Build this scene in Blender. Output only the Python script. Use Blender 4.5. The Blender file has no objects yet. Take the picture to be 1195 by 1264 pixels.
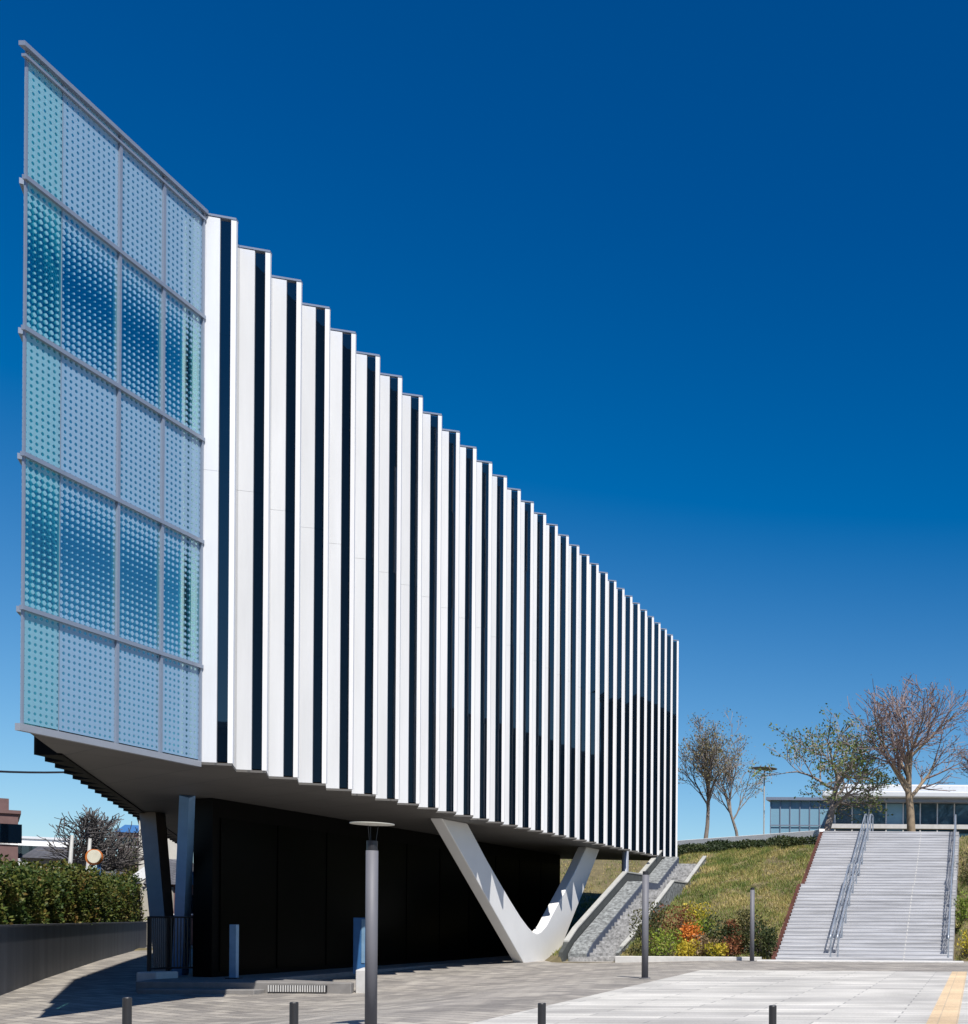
import bpy, math, random
import numpy as np
from mathutils import Vector
R = math.radians
scene = bpy.context.scene
COL = scene.collection

# ------------------------------------------------------------------ camera, sky, sun, exposure
F, PX, PY, TH, EYE = 1294.0, 1205.0, 1140.0, 0.007, 1.6
cd = bpy.data.cameras.new('camera'); cam = bpy.data.objects.new('camera', cd); COL.objects.link(cam)
cam.location = (0, 0, EYE); cam.rotation_euler = (R(90), -TH, 0)
cd.sensor_fit = 'HORIZONTAL'; cd.sensor_width = 36; cd.lens = F / 1195 * 36
cd.shift_x = -(PX - 597.5) / 1195; cd.shift_y = (PY - 632) / 1195
cd.clip_start = 0.1; cd.clip_end = 4000
scene.camera = cam

ELEV = R(55); SX, SY = 0.61, -0.79            # direction towards the sun
SUNV = Vector((SX * math.cos(ELEV), SY * math.cos(ELEV), math.sin(ELEV)))
world = bpy.data.worlds.new('World'); scene.world = world; world.use_nodes = True
wn = world.node_tree.nodes; wl = world.node_tree.links
sky = wn.new('ShaderNodeTexSky'); sky.sky_type = 'NISHITA'; sky.sun_disc = False
sky.sun_elevation = ELEV; sky.sun_rotation = math.atan2(SX, SY)
sky.altitude = 300; sky.air_density = 0.9; sky.dust_density = 0.35; sky.ozone_density = 5.0
hs = wn.new('ShaderNodeHueSaturation'); hs.inputs['Saturation'].default_value = 1.42
hs.inputs['Hue'].default_value = 0.506
tcd = wn.new('ShaderNodeTexCoord'); sxz = wn.new('ShaderNodeSeparateXYZ'); wl.new(tcd.outputs['Generated'], sxz.inputs[0])
sat = wn.new('ShaderNodeMapRange'); sat.inputs[1].default_value = 0.0; sat.inputs[2].default_value = 0.4; sat.inputs[3].default_value = 1.13; sat.inputs[4].default_value = 1.42
wl.new(sxz.outputs[2], sat.inputs[0]); wl.new(sat.outputs[0], hs.inputs['Saturation'])
hue = wn.new('ShaderNodeMapRange'); hue.inputs[1].default_value = 0.02; hue.inputs[2].default_value = 0.55; hue.inputs[3].default_value = 0.489; hue.inputs[4].default_value = 0.506
wl.new(sxz.outputs[2], hue.inputs[0]); wl.new(hue.outputs[0], hs.inputs['Hue'])
wl.new(sky.outputs[0], hs.inputs['Color']); wl.new(hs.outputs[0], wn['Background'].inputs[0])
wn['Background'].inputs[1].default_value = 0.075
sd = bpy.data.lights.new('sun', 'SUN'); sd.energy = 4.6; sd.angle = R(0.5); sd.color = (1.0, 0.955, 0.89)
sun = bpy.data.objects.new('sun', sd); COL.objects.link(sun)
sun.rotation_euler = (-SUNV).to_track_quat('-Z', 'Y').to_euler(); sun.location = (30, -40, 60)
scene.view_settings.view_transform = 'Standard'; scene.view_settings.look = 'None'
scene.view_settings.gamma = 1; scene.view_settings.exposure = 0.58
scene.cycles.max_bounces = 10; scene.cycles.transparent_max_bounces = 16

# ------------------------------------------------------------------ helpers
def unroll(px, py):
    u, v = px - PX, PY - py
    return u - v * TH, v + u * TH
def at(px, py, Y):
    u, v = unroll(px, py); return (u * Y / F, Y, EYE + v * Y / F)
def onX(px, py, X):
    u, v = unroll(px, py); Y = X * F / u; return (X, Y, EYE + v * Y / F)
def tag(o, label=None, cat=None, group=None, kind=None):
    if label: o['label'] = label
    if cat: o['category'] = cat
    if group: o['group'] = group
    if kind: o['kind'] = kind
    return o
def empty(name, loc, label=None, cat=None, group=None):
    o = bpy.data.objects.new(name, None); COL.objects.link(o); o.location = loc
    o.empty_display_size = 0.3
    return tag(o, label, cat, group)
def copy_tree(o, parent=None):
    c = o.copy(); COL.objects.link(c)
    if parent: c.parent = parent
    for ch in list(o.children): copy_tree(ch, c)
    return c
def worldloc(p):
    v = Vector((0, 0, 0))
    while p: v += p.location; p = p.parent
    return v

class MB:
    def __init__(s): s.v = []; s.f = []
    def add(s, vs, fs):
        n = len(s.v); s.v += [tuple(p) for p in vs]; s.f += [tuple(i + n for i in f) for f in fs]; return s
    def box(s, x0, x1, y0, y1, z0, z1):
        return s.prism([(x0, y0), (x1, y0), (x1, y1), (x0, y1)], z0, z1)
    def prism(s, poly, z0, z1):
        a = sum(poly[i][0] * poly[(i + 1) % len(poly)][1] - poly[(i + 1) % len(poly)][0] * poly[i][1] for i in range(len(poly)))
        if a < 0: poly = poly[::-1]
        n = len(poly)
        vs = [(p[0], p[1], z0) for p in poly] + [(p[0], p[1], z1) for p in poly]
        fs = [tuple(range(n - 1, -1, -1)), tuple(range(n, 2 * n))] + [(i, (i + 1) % n, n + (i + 1) % n, n + i) for i in range(n)]
        return s.add(vs, fs)
    def slab(s, p, q, t0, t1, z0, z1):          # upright box along the plan line p-q, offset t0..t1 to its left
        d = Vector((q[0] - p[0], q[1] - p[1])).normalized(); nrm = Vector((-d.y, d.x))
        P = [Vector(p) + nrm * t0, Vector(q) + nrm * t0, Vector(q) + nrm * t1, Vector(p) + nrm * t1]
        return s.prism([(a.x, a.y) for a in P], z0, z1)
    def extrude_x(s, yz, x0, x1):                # outline in (Y, Z) given a thickness along X
        n = len(yz)
        vs = [(x0, a, b) for a, b in yz] + [(x1, a, b) for a, b in yz]
        return s.add(vs, [tuple(range(n)), tuple(range(2 * n - 1, n - 1, -1))] + [(i, n + i, n + (i + 1) % n, (i + 1) % n) for i in range(n)])
    def tube(s, pts, rad, sides=6, cap=True, rot=0.0):
        pts = [Vector(p) for p in pts]; n = len(pts)
        if not hasattr(rad, '__len__'): rad = [rad] * n
        base = len(s.v); ref = None
        for i, p in enumerate(pts):
            d = (pts[min(i + 1, n - 1)] - pts[max(i - 1, 0)])
            d = d.normalized() if d.length > 1e-9 else Vector((0, 0, 1))
            if ref is None: ref = Vector((1, 0, 0)) if abs(d.x) < 0.9 else Vector((0, 1, 0))
            a = (ref - d * ref.dot(d)).normalized(); ref = a; b = d.cross(a)
            for k in range(sides):
                t = rot + 2 * math.pi * k / sides
                s.v.append(tuple(p + (a * math.cos(t) + b * math.sin(t)) * rad[i]))
        for i in range(n - 1):
            for k in range(sides):
                k2 = (k + 1) % sides
                s.f.append((base + i * sides + k, base + i * sides + k2, base + (i + 1) * sides + k2, base + (i + 1) * sides + k))
        if cap:
            s.f.append(tuple(base + k for k in range(sides - 1, -1, -1)))
            s.f.append(tuple(base + (n - 1) * sides + k for k in range(sides)))
        return s
    def disc(s, c, prof, sides=24):              # lathe about a vertical axis; prof = [(r, z)...]
        return s.tube([(c[0], c[1], c[2] + z) for r, z in prof], [max(r, 1e-4) for r, z in prof], sides) if False else s._lathe(c, prof, sides)
    def _lathe(s, c, prof, sides):
        base = len(s.v)
        for r, z in prof:
            for k in range(sides):
                t = 2 * math.pi * k / sides; s.v.append((c[0] + r * math.cos(t), c[1] + r * math.sin(t), c[2] + z))
        for i in range(len(prof) - 1):
            for k in range(sides):
                k2 = (k + 1) % sides
                s.f.append((base + i * sides + k, base + i * sides + k2, base + (i + 1) * sides + k2, base + (i + 1) * sides + k))
        s.f.append(tuple(base + k for k in range(sides - 1, -1, -1)))
        s.f.append(tuple(base + (len(prof) - 1) * sides + k for k in range(sides)))
        return s
    def leaf(s, p, size, rng, up=0.0, asp=0.55):
        a = Vector((rng.gauss(0, 1), rng.gauss(0, 1), rng.gauss(0, 1) + up)).normalized()
        b = a.cross(Vector((rng.gauss(0, 1), rng.gauss(0, 1), rng.gauss(0, 1)))).normalized()
        p = Vector(p); a = a * size; b = b * size * asp
        n = len(s.v)
        s.v += [tuple(p), tuple(p + a * 0.5 + b * 0.5), tuple(p + a), tuple(p + a * 0.5 - b * 0.5)]
        s.f.append((n, n + 1, n + 2, n + 3)); return s
    def build(s, name, mat, parent=None, smooth=False, bevel=0):
        off = worldloc(parent) if parent else Vector((0, 0, 0))
        me = bpy.data.meshes.new(name)
        me.from_pydata([(p[0] - off.x, p[1] - off.y, p[2] - off.z) for p in s.v], [], s.f)
        me.update()
        me.materials.append(mat)
        if smooth: me.polygons.foreach_set('use_smooth', [True] * len(me.polygons))
        o = bpy.data.objects.new(name, me); COL.objects.link(o)
        if parent: o.parent = parent
        if bevel:
            m = o.modifiers.new('bevel', 'BEVEL'); m.width = bevel; m.segments = 2; m.limit_method = 'ANGLE'; m.angle_limit = R(40)
        return o

# ------------------------------------------------------------------ materials
def new_mat(name):
    m = bpy.data.materials.new(name); m.use_nodes = True
    return m, m.node_tree.nodes, m.node_tree.links, m.node_tree.nodes['Principled BSDF']
def mat_plain(name, col, rough=0.6, metal=0.0, var=0.12, scale=3.0, spec=0.5, bump=0.0, streak=False, coat=0.0, mapscale=None, objvar=0):
    m, n, l, b = new_mat(name)
    b.inputs['Roughness'].default_value = rough; b.inputs['Metallic'].default_value = metal
    b.inputs['Specular IOR Level'].default_value = spec; b.inputs['Coat Weight'].default_value = coat
    g = n.new('ShaderNodeNewGeometry'); mp = n.new('ShaderNodeMapping')
    if streak: mp.inputs['Scale'].default_value = (1.0, 1.0, 0.12)
    if mapscale: mp.inputs['Scale'].default_value = mapscale
    l.new(g.outputs['Position'], mp.inputs[0])
    t = n.new('ShaderNodeTexNoise'); t.inputs['Scale'].default_value = scale; t.inputs['Detail'].default_value = 8
    t.inputs['Roughness'].default_value = 0.65
    l.new(mp.outputs[0], t.inputs[0])
    r = n.new('ShaderNodeValToRGB'); r.color_ramp.elements[0].position = 0.3; r.color_ramp.elements[1].position = 0.7
    r.color_ramp.elements[0].color = tuple(c * (1 - var) for c in col) + (1,)
    r.color_ramp.elements[1].color = tuple(min(1, c * (1 + var)) for c in col) + (1,)
    l.new(t.outputs[0], r.inputs[0]); l.new(r.outputs[0], b.inputs['Base Color'])
    if objvar:
        oi = n.new('ShaderNodeObjectInfo'); q = n.new('ShaderNodeMapRange'); q.inputs[3].default_value = 1 - objvar; q.inputs[4].default_value = 1 + objvar
        l.new(oi.outputs['Random'], q.inputs[0]); vm = n.new('ShaderNodeVectorMath'); vm.operation = 'SCALE'
        l.new(r.outputs[0], vm.inputs[0]); l.new(q.outputs[0], vm.inputs['Scale']); l.new(vm.outputs[0], b.inputs['Base Color'])
    if bump:
        bp = n.new('ShaderNodeBump'); bp.inputs['Strength'].default_value = bump; bp.inputs['Distance'].default_value = 0.02
        l.new(t.outputs[0], bp.inputs['Height']); l.new(bp.outputs[0], b.inputs['Normal'])
    return m
def mat_brick(name, c1, c2, mortar, bw, rh, rot, ms=0.012, rough=0.75, offs=0.5, fine=0.14, dirt=0.25):
    m, n, l, b = new_mat(name)
    g = n.new('ShaderNodeNewGeometry'); mp = n.new('ShaderNodeMapping'); mp.inputs['Rotation'].default_value = (0, 0, rot)
    l.new(g.outputs['Position'], mp.inputs[0])
    br = n.new('ShaderNodeTexBrick'); br.offset = offs
    br.inputs['Color1'].default_value = (*c1, 1); br.inputs['Color2'].default_value = (*c2, 1); br.inputs['Mortar'].default_value = (*mortar, 1)
    br.inputs['Scale'].default_value = 1; br.inputs['Mortar Size'].default_value = ms; br.inputs['Brick Width'].default_value = bw; br.inputs['Row Height'].default_value = rh
    l.new(mp.outputs[0], br.inputs[0])
    t = n.new('ShaderNodeTexNoise'); t.inputs['Scale'].default_value = 0.5; t.inputs['Detail'].default_value = 6; l.new(g.outputs['Position'], t.inputs[0])
    t2 = n.new('ShaderNodeTexNoise'); t2.inputs['Scale'].default_value = 25; t2.inputs['Detail'].default_value = 4; l.new(g.outputs['Position'], t2.inputs[0])
    m1 = n.new('ShaderNodeMapRange'); m1.inputs[1].default_value = 0.3; m1.inputs[2].default_value = 0.7; m1.inputs[3].default_value = 1 - dirt; m1.inputs[4].default_value = 1 + dirt * 0.5
    m2 = n.new('ShaderNodeMapRange'); m2.inputs[1].default_value = 0.3; m2.inputs[2].default_value = 0.7; m2.inputs[3].default_value = 1 - fine; m2.inputs[4].default_value = 1 + fine
    l.new(t.outputs[0], m1.inputs[0]); l.new(t2.outputs[0], m2.inputs[0])
    mu = n.new('ShaderNodeMath'); mu.operation = 'MULTIPLY'; l.new(m1.outputs[0], mu.inputs[0]); l.new(m2.outputs[0], mu.inputs[1])
    vm = n.new('ShaderNodeVectorMath'); vm.operation = 'SCALE'; l.new(br.outputs[0], vm.inputs[0]); l.new(mu.outputs[0], vm.inputs['Scale'])
    l.new(vm.outputs[0], b.inputs['Base Color']); b.inputs['Roughness'].default_value = rough
    bp = n.new('ShaderNodeBump'); bp.inputs['Strength'].default_value = 0.3; bp.inputs['Distance'].default_value = 0.01
    inv = n.new('ShaderNodeMath'); inv.operation = 'SUBTRACT'; inv.inputs[0].default_value = 1; l.new(br.outputs['Fac'], inv.inputs[1])
    l.new(inv.outputs[0], bp.inputs['Height']); l.new(bp.outputs[0], b.inputs['Normal'])
    return m
def mat_leaf(name, cols, patch=0.6, trans=0.25, rough=0.55):
    m, n, l, b = new_mat(name)
    g = n.new('ShaderNodeNewGeometry')
    t = n.new('ShaderNodeTexNoise'); t.inputs['Scale'].default_value = patch; t.inputs['Detail'].default_value = 3; l.new(g.outputs['Position'], t.inputs[0])
    ad = n.new('ShaderNodeMath'); ad.operation = 'MULTIPLY_ADD'; ad.inputs[1].default_value = 0.5
    l.new(g.outputs['Random Per Island'], ad.inputs[0])
    mr = n.new('ShaderNodeMapRange'); mr.inputs[1].default_value = 0.36; mr.inputs[2].default_value = 0.64; mr.inputs[3].default_value = 0; mr.inputs[4].default_value = 0.5
    l.new(t.outputs[0], mr.inputs[0]); l.new(mr.outputs[0], ad.inputs[2])
    r = n.new('ShaderNodeValToRGB'); e = r.color_ramp.elements
    while len(e) < len(cols): e.new(0.5)
    for i, c in enumerate(cols): e[i].position = i / (len(cols) - 1); e[i].color = (*c, 1)
    l.new(ad.outputs[0], r.inputs[0]); l.new(r.outputs[0], b.inputs['Base Color'])
    b.inputs['Roughness'].default_value = rough; b.inputs['Specular IOR Level'].default_value = 0.3
    out = n['Material Output']; tr = n.new('ShaderNodeBsdfTranslucent'); l.new(r.outputs[0], tr.inputs[0])
    mx = n.new('ShaderNodeMixShader'); mx.inputs[0].default_value = trans
    l.new(b.outputs[0], mx.inputs[1]); l.new(tr.outputs[0], mx.inputs[2]); l.new(mx.outputs[0], out.inputs[0])
    return m
def mat_dark_glass(name, col, rough=0.02, spec=0.5, wav=0.0, coat=0.0):
    m, n, l, b = new_mat(name)
    b.inputs['Base Color'].default_value = (*col, 1); b.inputs['Roughness'].default_value = rough
    b.inputs['Specular IOR Level'].default_value = spec; b.inputs['IOR'].default_value = 1.6
    b.inputs['Coat Weight'].default_value = coat
    if wav:
        g = n.new('ShaderNodeNewGeometry'); t = n.new('ShaderNodeTexNoise'); t.inputs['Scale'].default_value = 0.7; l.new(g.outputs['Position'], t.inputs[0])
        bp = n.new('ShaderNodeBump'); bp.inputs['Strength'].default_value = wav; bp.inputs['Distance'].default_value = 0.02
        l.new(t.outputs[0], bp.inputs['Height']); l.new(bp.outputs[0], b.inputs['Normal'])
    return m
Z0, Z1 = 5.24, 17.95
ROWS = [5.24, 7.42, 10.31, 12.68, 15.51, 17.95]
def mat_frit(name='frit_glass', tint=(0.36, 0.72, 0.80), gloss=0.30, fcol=(0.31, 0.455, 0.61), tcol=(0.42, 0.78, 0.92), tfac=.35):
    m, n, l, b = new_mat(name)
    g = n.new('ShaderNodeNewGeometry'); sp = n.new('ShaderNodeSeparateXYZ'); l.new(g.outputs['Position'], sp.inputs[0])
    def cosn(sock, a):
        k = n.new('ShaderNodeMath'); k.operation = 'MULTIPLY'; k.inputs[1].default_value = math.pi / a; l.new(sock, k.inputs[0])
        c = n.new('ShaderNodeMath'); c.operation = 'COSINE'; l.new(k.outputs[0], c.inputs[0]); return c.outputs[0]
    f0 = n.new('ShaderNodeMath'); f0.operation = 'ADD'; l.new(cosn(sp.outputs[1], 0.062), f0.inputs[0]); l.new(cosn(sp.outputs[2], 0.066), f0.inputs[1])
    f = n.new('ShaderNodeMath'); f.operation = 'MULTIPLY'; f.inputs[1].default_value = 0.5; l.new(f0.outputs[0], f.inputs[0])
    mr = n.new('ShaderNodeMapRange'); mr.inputs[1].default_value = Z0; mr.inputs[2].default_value = Z1; l.new(sp.outputs[2], mr.inputs[0])
    ramp = n.new('ShaderNodeValToRGB'); st = [(0, .2), (.168, .26), (.175, .5), (.22, .68), (.29, .93), (.35, .6), (.395, .36), (.402, .28), (.575, .24), (.59, .55), (.65, .74), (.70, .95), (.76, .62), (.80, .36), (.815, .27), (1, .2)]
    e = ramp.color_ramp.elements
    while len(e) < len(st): e.new(0.5)
    for i, (p, v) in enumerate(st): e[i].position = p; e[i].color = (v, v, v, 1)
    l.new(mr.outputs[0], ramp.inputs[0])
    th = n.new('ShaderNodeMath'); th.operation = 'MULTIPLY_ADD'; th.inputs[1].default_value = 2; th.inputs[2].default_value = -1; l.new(ramp.outputs[0], th.inputs[0])
    df = n.new('ShaderNodeMath'); df.operation = 'SUBTRACT'; l.new(f.outputs[0], df.inputs[0]); l.new(th.outputs[0], df.inputs[1])
    ms = n.new('ShaderNodeMapRange'); ms.inputs[1].default_value = -0.12; ms.inputs[2].default_value = 0.12; l.new(df.outputs[0], ms.inputs[0])
    tr = n.new('ShaderNodeBsdfTransparent'); tr.inputs[0].default_value = (*tint, 1)
    gl = n.new('ShaderNodeBsdfGlossy'); gl.inputs['Roughness'].default_value = 0.02; gl.inputs[0].default_value = (0.70, 1.0, 1.0, 1)
    mg = n.new('ShaderNodeMixShader'); mg.inputs[0].default_value = gloss; l.new(tr.outputs[0], mg.inputs[1]); l.new(gl.outputs[0], mg.inputs[2])
    b.inputs['Base Color'].default_value = (*fcol, 1); b.inputs['Roughness'].default_value = 0.08
    tl = n.new('ShaderNodeBsdfTranslucent'); tl.inputs[0].default_value = (*tcol, 1)
    mf = n.new('ShaderNodeMixShader'); mf.inputs[0].default_value = tfac; l.new(b.outputs[0], mf.inputs[1]); l.new(tl.outputs[0], mf.inputs[2])
    mx = n.new('ShaderNodeMixShader'); l.new(ms.outputs[0], mx.inputs[0]); l.new(mg.outputs[0], mx.inputs[1]); l.new(mf.outputs[0], mx.inputs[2])
    l.new(mx.outputs[0], n['Material Output'].inputs[0])
    return m

M = dict(
    white=mat_plain('white_panel', (0.63, 0.645, 0.67), 0.42, var=0.08, scale=1.3, streak=True, objvar=0.05),
    fin=mat_plain('white_metal_edge', (0.72, 0.72, 0.73), 0.35, var=0.04, streak=True, objvar=0.04),
    strip=mat_dark_glass('tinted_glass', (0.002, 0.006, 0.013), 0.015, 0.8, wav=0.04),
    frame=mat_plain('grey_aluminium', (0.24, 0.28, 0.35), 0.35, 0.3, var=0.05),
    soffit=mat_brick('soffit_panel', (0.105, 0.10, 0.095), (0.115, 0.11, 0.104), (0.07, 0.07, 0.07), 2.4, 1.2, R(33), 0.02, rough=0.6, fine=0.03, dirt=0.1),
    soffit_edge=mat_plain('soffit_trim', (0.30, 0.32, 0.36), 0.4, 0.2, var=0.05),
    vcol=mat_plain('painted_steel_column', (0.70, 0.70, 0.69), 0.4, var=0.04, scale=0.8),
    vdark=mat_plain('grey_painted_column', (0.27, 0.23, 0.19), 0.45, var=0.08),
    vbluelit=mat_plain('blue_lit_column', (0.14, 0.28, 0.50), 0.4, var=0.08),
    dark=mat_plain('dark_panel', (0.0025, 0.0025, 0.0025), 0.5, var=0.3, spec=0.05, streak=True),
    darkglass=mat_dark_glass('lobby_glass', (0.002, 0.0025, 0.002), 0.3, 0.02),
    slab=mat_plain('interior_slab', (0.22, 0.25, 0.28), 0.7),
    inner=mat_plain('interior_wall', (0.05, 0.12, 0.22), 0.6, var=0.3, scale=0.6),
    frit=mat_frit(tint=(0.55, 0.92, 0.95), gloss=0.38),
    fritlit=mat_frit('teal_lit_frit_glass', (0.50, 0.95, 0.95), 0.26, (0.27, 0.47, 0.58), (0.4, 0.9, 0.95), .38),  # corner panes: teal colour stands in for light scattered through the glass
    backglass=mat_frit('rear_frit_glass', (0.32, 0.55, 0.50), 0.06, (0.45, 0.85, 0.85), (0.5, 0.95, 0.9), .5),
    paver=mat_brick('dark_pavers', (0.36, 0.33, 0.285), (0.20, 0.184, 0.166), (0.11, 0.10, 0.095), 0.62, 0.31, R(27), 0.014),
    plank=mat_brick('light_stone_planks', (0.55, 0.53, 0.485), (0.39, 0.375, 0.35), (0.26, 0.255, 0.24), 2.6, 0.42, 0, 0.016, fine=0.10, dirt=0.26),
    tactile=mat_brick('tactile_yellow', (0.66, 0.49, 0.30), (0.58, 0.43, 0.27), (0.48, 0.38, 0.26), 0.3, 0.3, 0, 0.012, offs=0.0),
    kerb=mat_plain('kerb_stone', (0.52, 0.51, 0.49), 0.7, bump=0.2),
    floor=mat_plain('terrace_stone', (0.20, 0.19, 0.18), 0.7, var=0.15, scale=4),
    step=mat_plain('stair_riser_stone', (0.39, 0.395, 0.415), 0.75, var=0.34, scale=1.2, mapscale=(.25, 2.2, 5)),
    tread=mat_plain('stair_tread_stone', (0.42, 0.42, 0.43), 0.7, var=0.32, scale=1.2, mapscale=(.3, 2.2, 5)),
    rust=mat_plain('rusty_steel', (0.13, 0.05, 0.038), 0.8, var=0.35, scale=3, bump=0.3),
    granite=mat_plain('speckled_granite', (0.17, 0.18, 0.18), 0.8, var=0.85, scale=6, bump=0.3),
    granite_lit=mat_plain('sunlit_speckled_granite', (0.29, 0.29, 0.29), 0.8, var=0.7, scale=7),  # step granite, paler to carry the sunlight on the steps
    granite_dark=mat_plain('dark_granite', (0.055, 0.06, 0.058), 0.6, var=0.3, scale=6),
    coping=mat_plain('pale_coping', (0.36, 0.36, 0.34), 0.6),
    rail=mat_plain('galvanised_rail', (0.33, 0.37, 0.42), 0.35, 0.5),
    pole=mat_plain('grey_pole_paint', (0.12, 0.12, 0.135), 0.6, 0.0, var=0.06),
    black=mat_plain('black_paint', (0.018, 0.018, 0.020), 0.45, var=0.1),
    disc=mat_plain('cream_disc', (0.40, 0.39, 0.34), 0.5),
    wall=mat_plain('dark_concrete', (0.085, 0.088, 0.10), 0.75, var=0.3, scale=1.4, streak=True, bump=0.1),
    earth=mat_plain('slope_earth', (0.13, 0.105, 0.05), 0.95, var=0.4, scale=1.5),
    grass=mat_leaf('winter_grass', [(0.07, 0.12, 0.025), (0.15, 0.20, 0.045), (0.34, 0.30, 0.10), (0.62, 0.48, 0.23)], patch=0.6),
    hedge=mat_leaf('hedge_leaf', [(0.016, 0.040, 0.010), (0.045, 0.080, 0.016), (0.12, 0.13, 0.025), (0.20, 0.11, 0.035)], patch=0.8),
    dkhedge=mat_leaf('dark_hedge_leaf', [(0.015, 0.026, 0.010), (0.035, 0.055, 0.018), (0.07, 0.075, 0.025)], patch=0.7),
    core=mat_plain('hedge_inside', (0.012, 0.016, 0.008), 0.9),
    bark=mat_plain('pale_bark', (0.25, 0.19, 0.125), 0.85, var=0.3, scale=4),
    bark3=mat_plain('dark_bark', (0.085, 0.078, 0.076), 0.9, var=0.3, scale=4),
    bark2=mat_plain('grey_bark', (0.21, 0.175, 0.15), 0.85, var=0.3, scale=4),
    twig=mat_plain('purple_twig', (0.20, 0.145, 0.13), 0.85, var=0.25, scale=4),
    bud=mat_leaf('olive_bud', [(0.12, 0.12, 0.05), (0.20, 0.18, 0.08), (0.28, 0.23, 0.12)]),
    pinkbud=mat_leaf('pinkish_bud', [(0.11, 0.07, 0.07), (0.19, 0.125, 0.115), (0.27, 0.19, 0.16)]),
    green=mat_leaf('young_leaf', [(0.06, 0.095, 0.025), (0.13, 0.18, 0.045), (0.24, 0.27, 0.09)]),
    roofw=mat_plain('white_roof', (0.58, 0.60, 0.62), 0.5, var=0.05),
    pav=mat_dark_glass('pavilion_glass', (0.03, 0.075, 0.11), 0.03, 0.6),
    wing=mat_dark_glass('pale_wing_glass', (0.20, 0.36, 0.47), 0.05, 0.6),
    brown=mat_plain('brown_render', (0.13, 0.075, 0.07), 0.8, var=0.15),
    whitew=mat_plain('white_render', (0.82, 0.82, 0.80), 0.7, var=0.05),
    cream=mat_plain('cream_render', (0.45, 0.43, 0.38), 0.8, var=0.06),
    roofg=mat_brick('grey_roof_tiles', (0.075, 0.075, 0.085), (0.10, 0.10, 0.11), (0.04, 0.04, 0.045), 0.35, 0.28, 0, 0.02),
    orange=mat_plain('orange_enamel', (0.75, 0.20, 0.06), 0.4),
    mirror=mat_plain('mirror_face', (0.72, 0.66, 0.50), 0.35, 0.2),
    bluep=mat_plain('blue_paint', (0.04, 0.13, 0.30), 0.5),
    paleblue=mat_plain('pale_blue_metal', (0.22, 0.36, 0.50), 0.4, 0.2),
    brick=mat_plain('dark_brick', (0.035, 0.028, 0.025), 0.85, var=0.2),
    shade_blue=mat_plain('blue_shade_panel', (0.05, 0.065, 0.10), 0.6, var=0.2),
)

# ------------------------------------------------------------------ ground, plaza, hill
def sm(t): t = max(0, min(1, t)); return t * t * (3 - 2 * t)
def lerp(a, b, t): return a + (b - a) * t
def interp(x, xs, ys):
    if x <= xs[0]: return ys[0]
    for i in range(len(xs) - 1):
        if x <= xs[i + 1]: return lerp(ys[i], ys[i + 1], (x - xs[i]) / (xs[i + 1] - xs[i]))
    return ys[-1]
def zg(X, Y):
    w = sm((-9.0 - X) / 8.0)
    return -w * interp(Y, [-5, 15, 23, 33, 43, 58], [0.75, 0.72, 0.6, 0.33, 0.16, 0.05])
def hill_s(X): return interp(X, [-18, -9], [0.285, 0.44])
def hill_b(X): return interp(X, [-24, -22.6, -19, -17.6], [57.5, 56.5, 46.5, 44.2])
LP = [(-34, 74), (-19.3, 67.4), (-9.2, 59.3), (-8.75, 58.2)]
def ledge_y(X): return interp(X, [p[0] for p in LP], [p[1] for p in LP])
def zh(X, Y):
    z = hill_s(X) * (Y - hill_b(X))
    z = min(z, 6.45) if z > 0 else z
    if z > 0: z += 0.10 * math.sin(X * 1.3 + 0.7 * Y) * min(1, z) * (1 if z < 6.3 else 0)
    if X < -8.5: z = min(z, 5.7 + 1.1 * sm((Y - ledge_y(X)) / .5)) if Y < ledge_y(X) + .5 else z
    if -8.35 < X < -0.9 and 42 < Y < 57.3: z -= 0.7
    if -17.7 < X < -15.1 and 44 < Y < 59: z -= 0.9
    return z * sm((X + 44) / 8)
def grid(xs, ys, fz):
    m = MB(); nx = len(xs)
    m.v = [(x, y, fz(x, y)) for y in ys for x in xs]
    m.f = [(j * nx + i, j * nx + i + 1, (j + 1) * nx + i + 1, (j + 1) * nx + i) for j in range(len(ys) - 1) for i in range(nx - 1)]
    return m
fr = lambda a, b, s: [a + i * s for i in range(int(round((b - a) / s)) + 1)]
tag(grid([-1500, -500, -200, -100] + fr(-70, 30, 1) + [60, 200, 700, 1500], [-900, -300, -120, -60] + fr(-10, 80, 1) + [120, 250, 700, 2500], zg).build('ground', M['paver'], smooth=True), kind='structure')
m = MB(); m.add([(-7.3, 9, .005), (60, 9, .005), (60, 34.6, .005), (-9.05, 34.6, .005)], [(0, 1, 2, 3)])
tag(m.build('plaza_paving', M['plank']), kind='structure')
m = MB(); m.add([(-.78, 9, .010), (-.28, 9, .010), (-.28, 34.6, .010), (-.78, 34.6, .010)], [(0, 1, 2, 3)])
tag(m.build('tactile_path', M['tactile']), kind='structure')
tag(grid(fr(-44, -18, 1) + fr(-17.7, 8, .35) + [10, 14, 20, 40, 70], fr(43, 75, .4) + [80, 90, 110, 140], zh).build('hill', M['earth'], smooth=True), kind='structure')
tag(MB().box(-15.0, -8.95, 43.55, 43.85, -0.3, 0.14).build('kerb_strip', M['kerb'], bevel=.02), kind='structure')
tag(MB().box(-8.9, -.5, 42.55, 43.38, -0.2, 0.05).build('stair_kerb', M['kerb'], bevel=.02), kind='structure')
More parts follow.
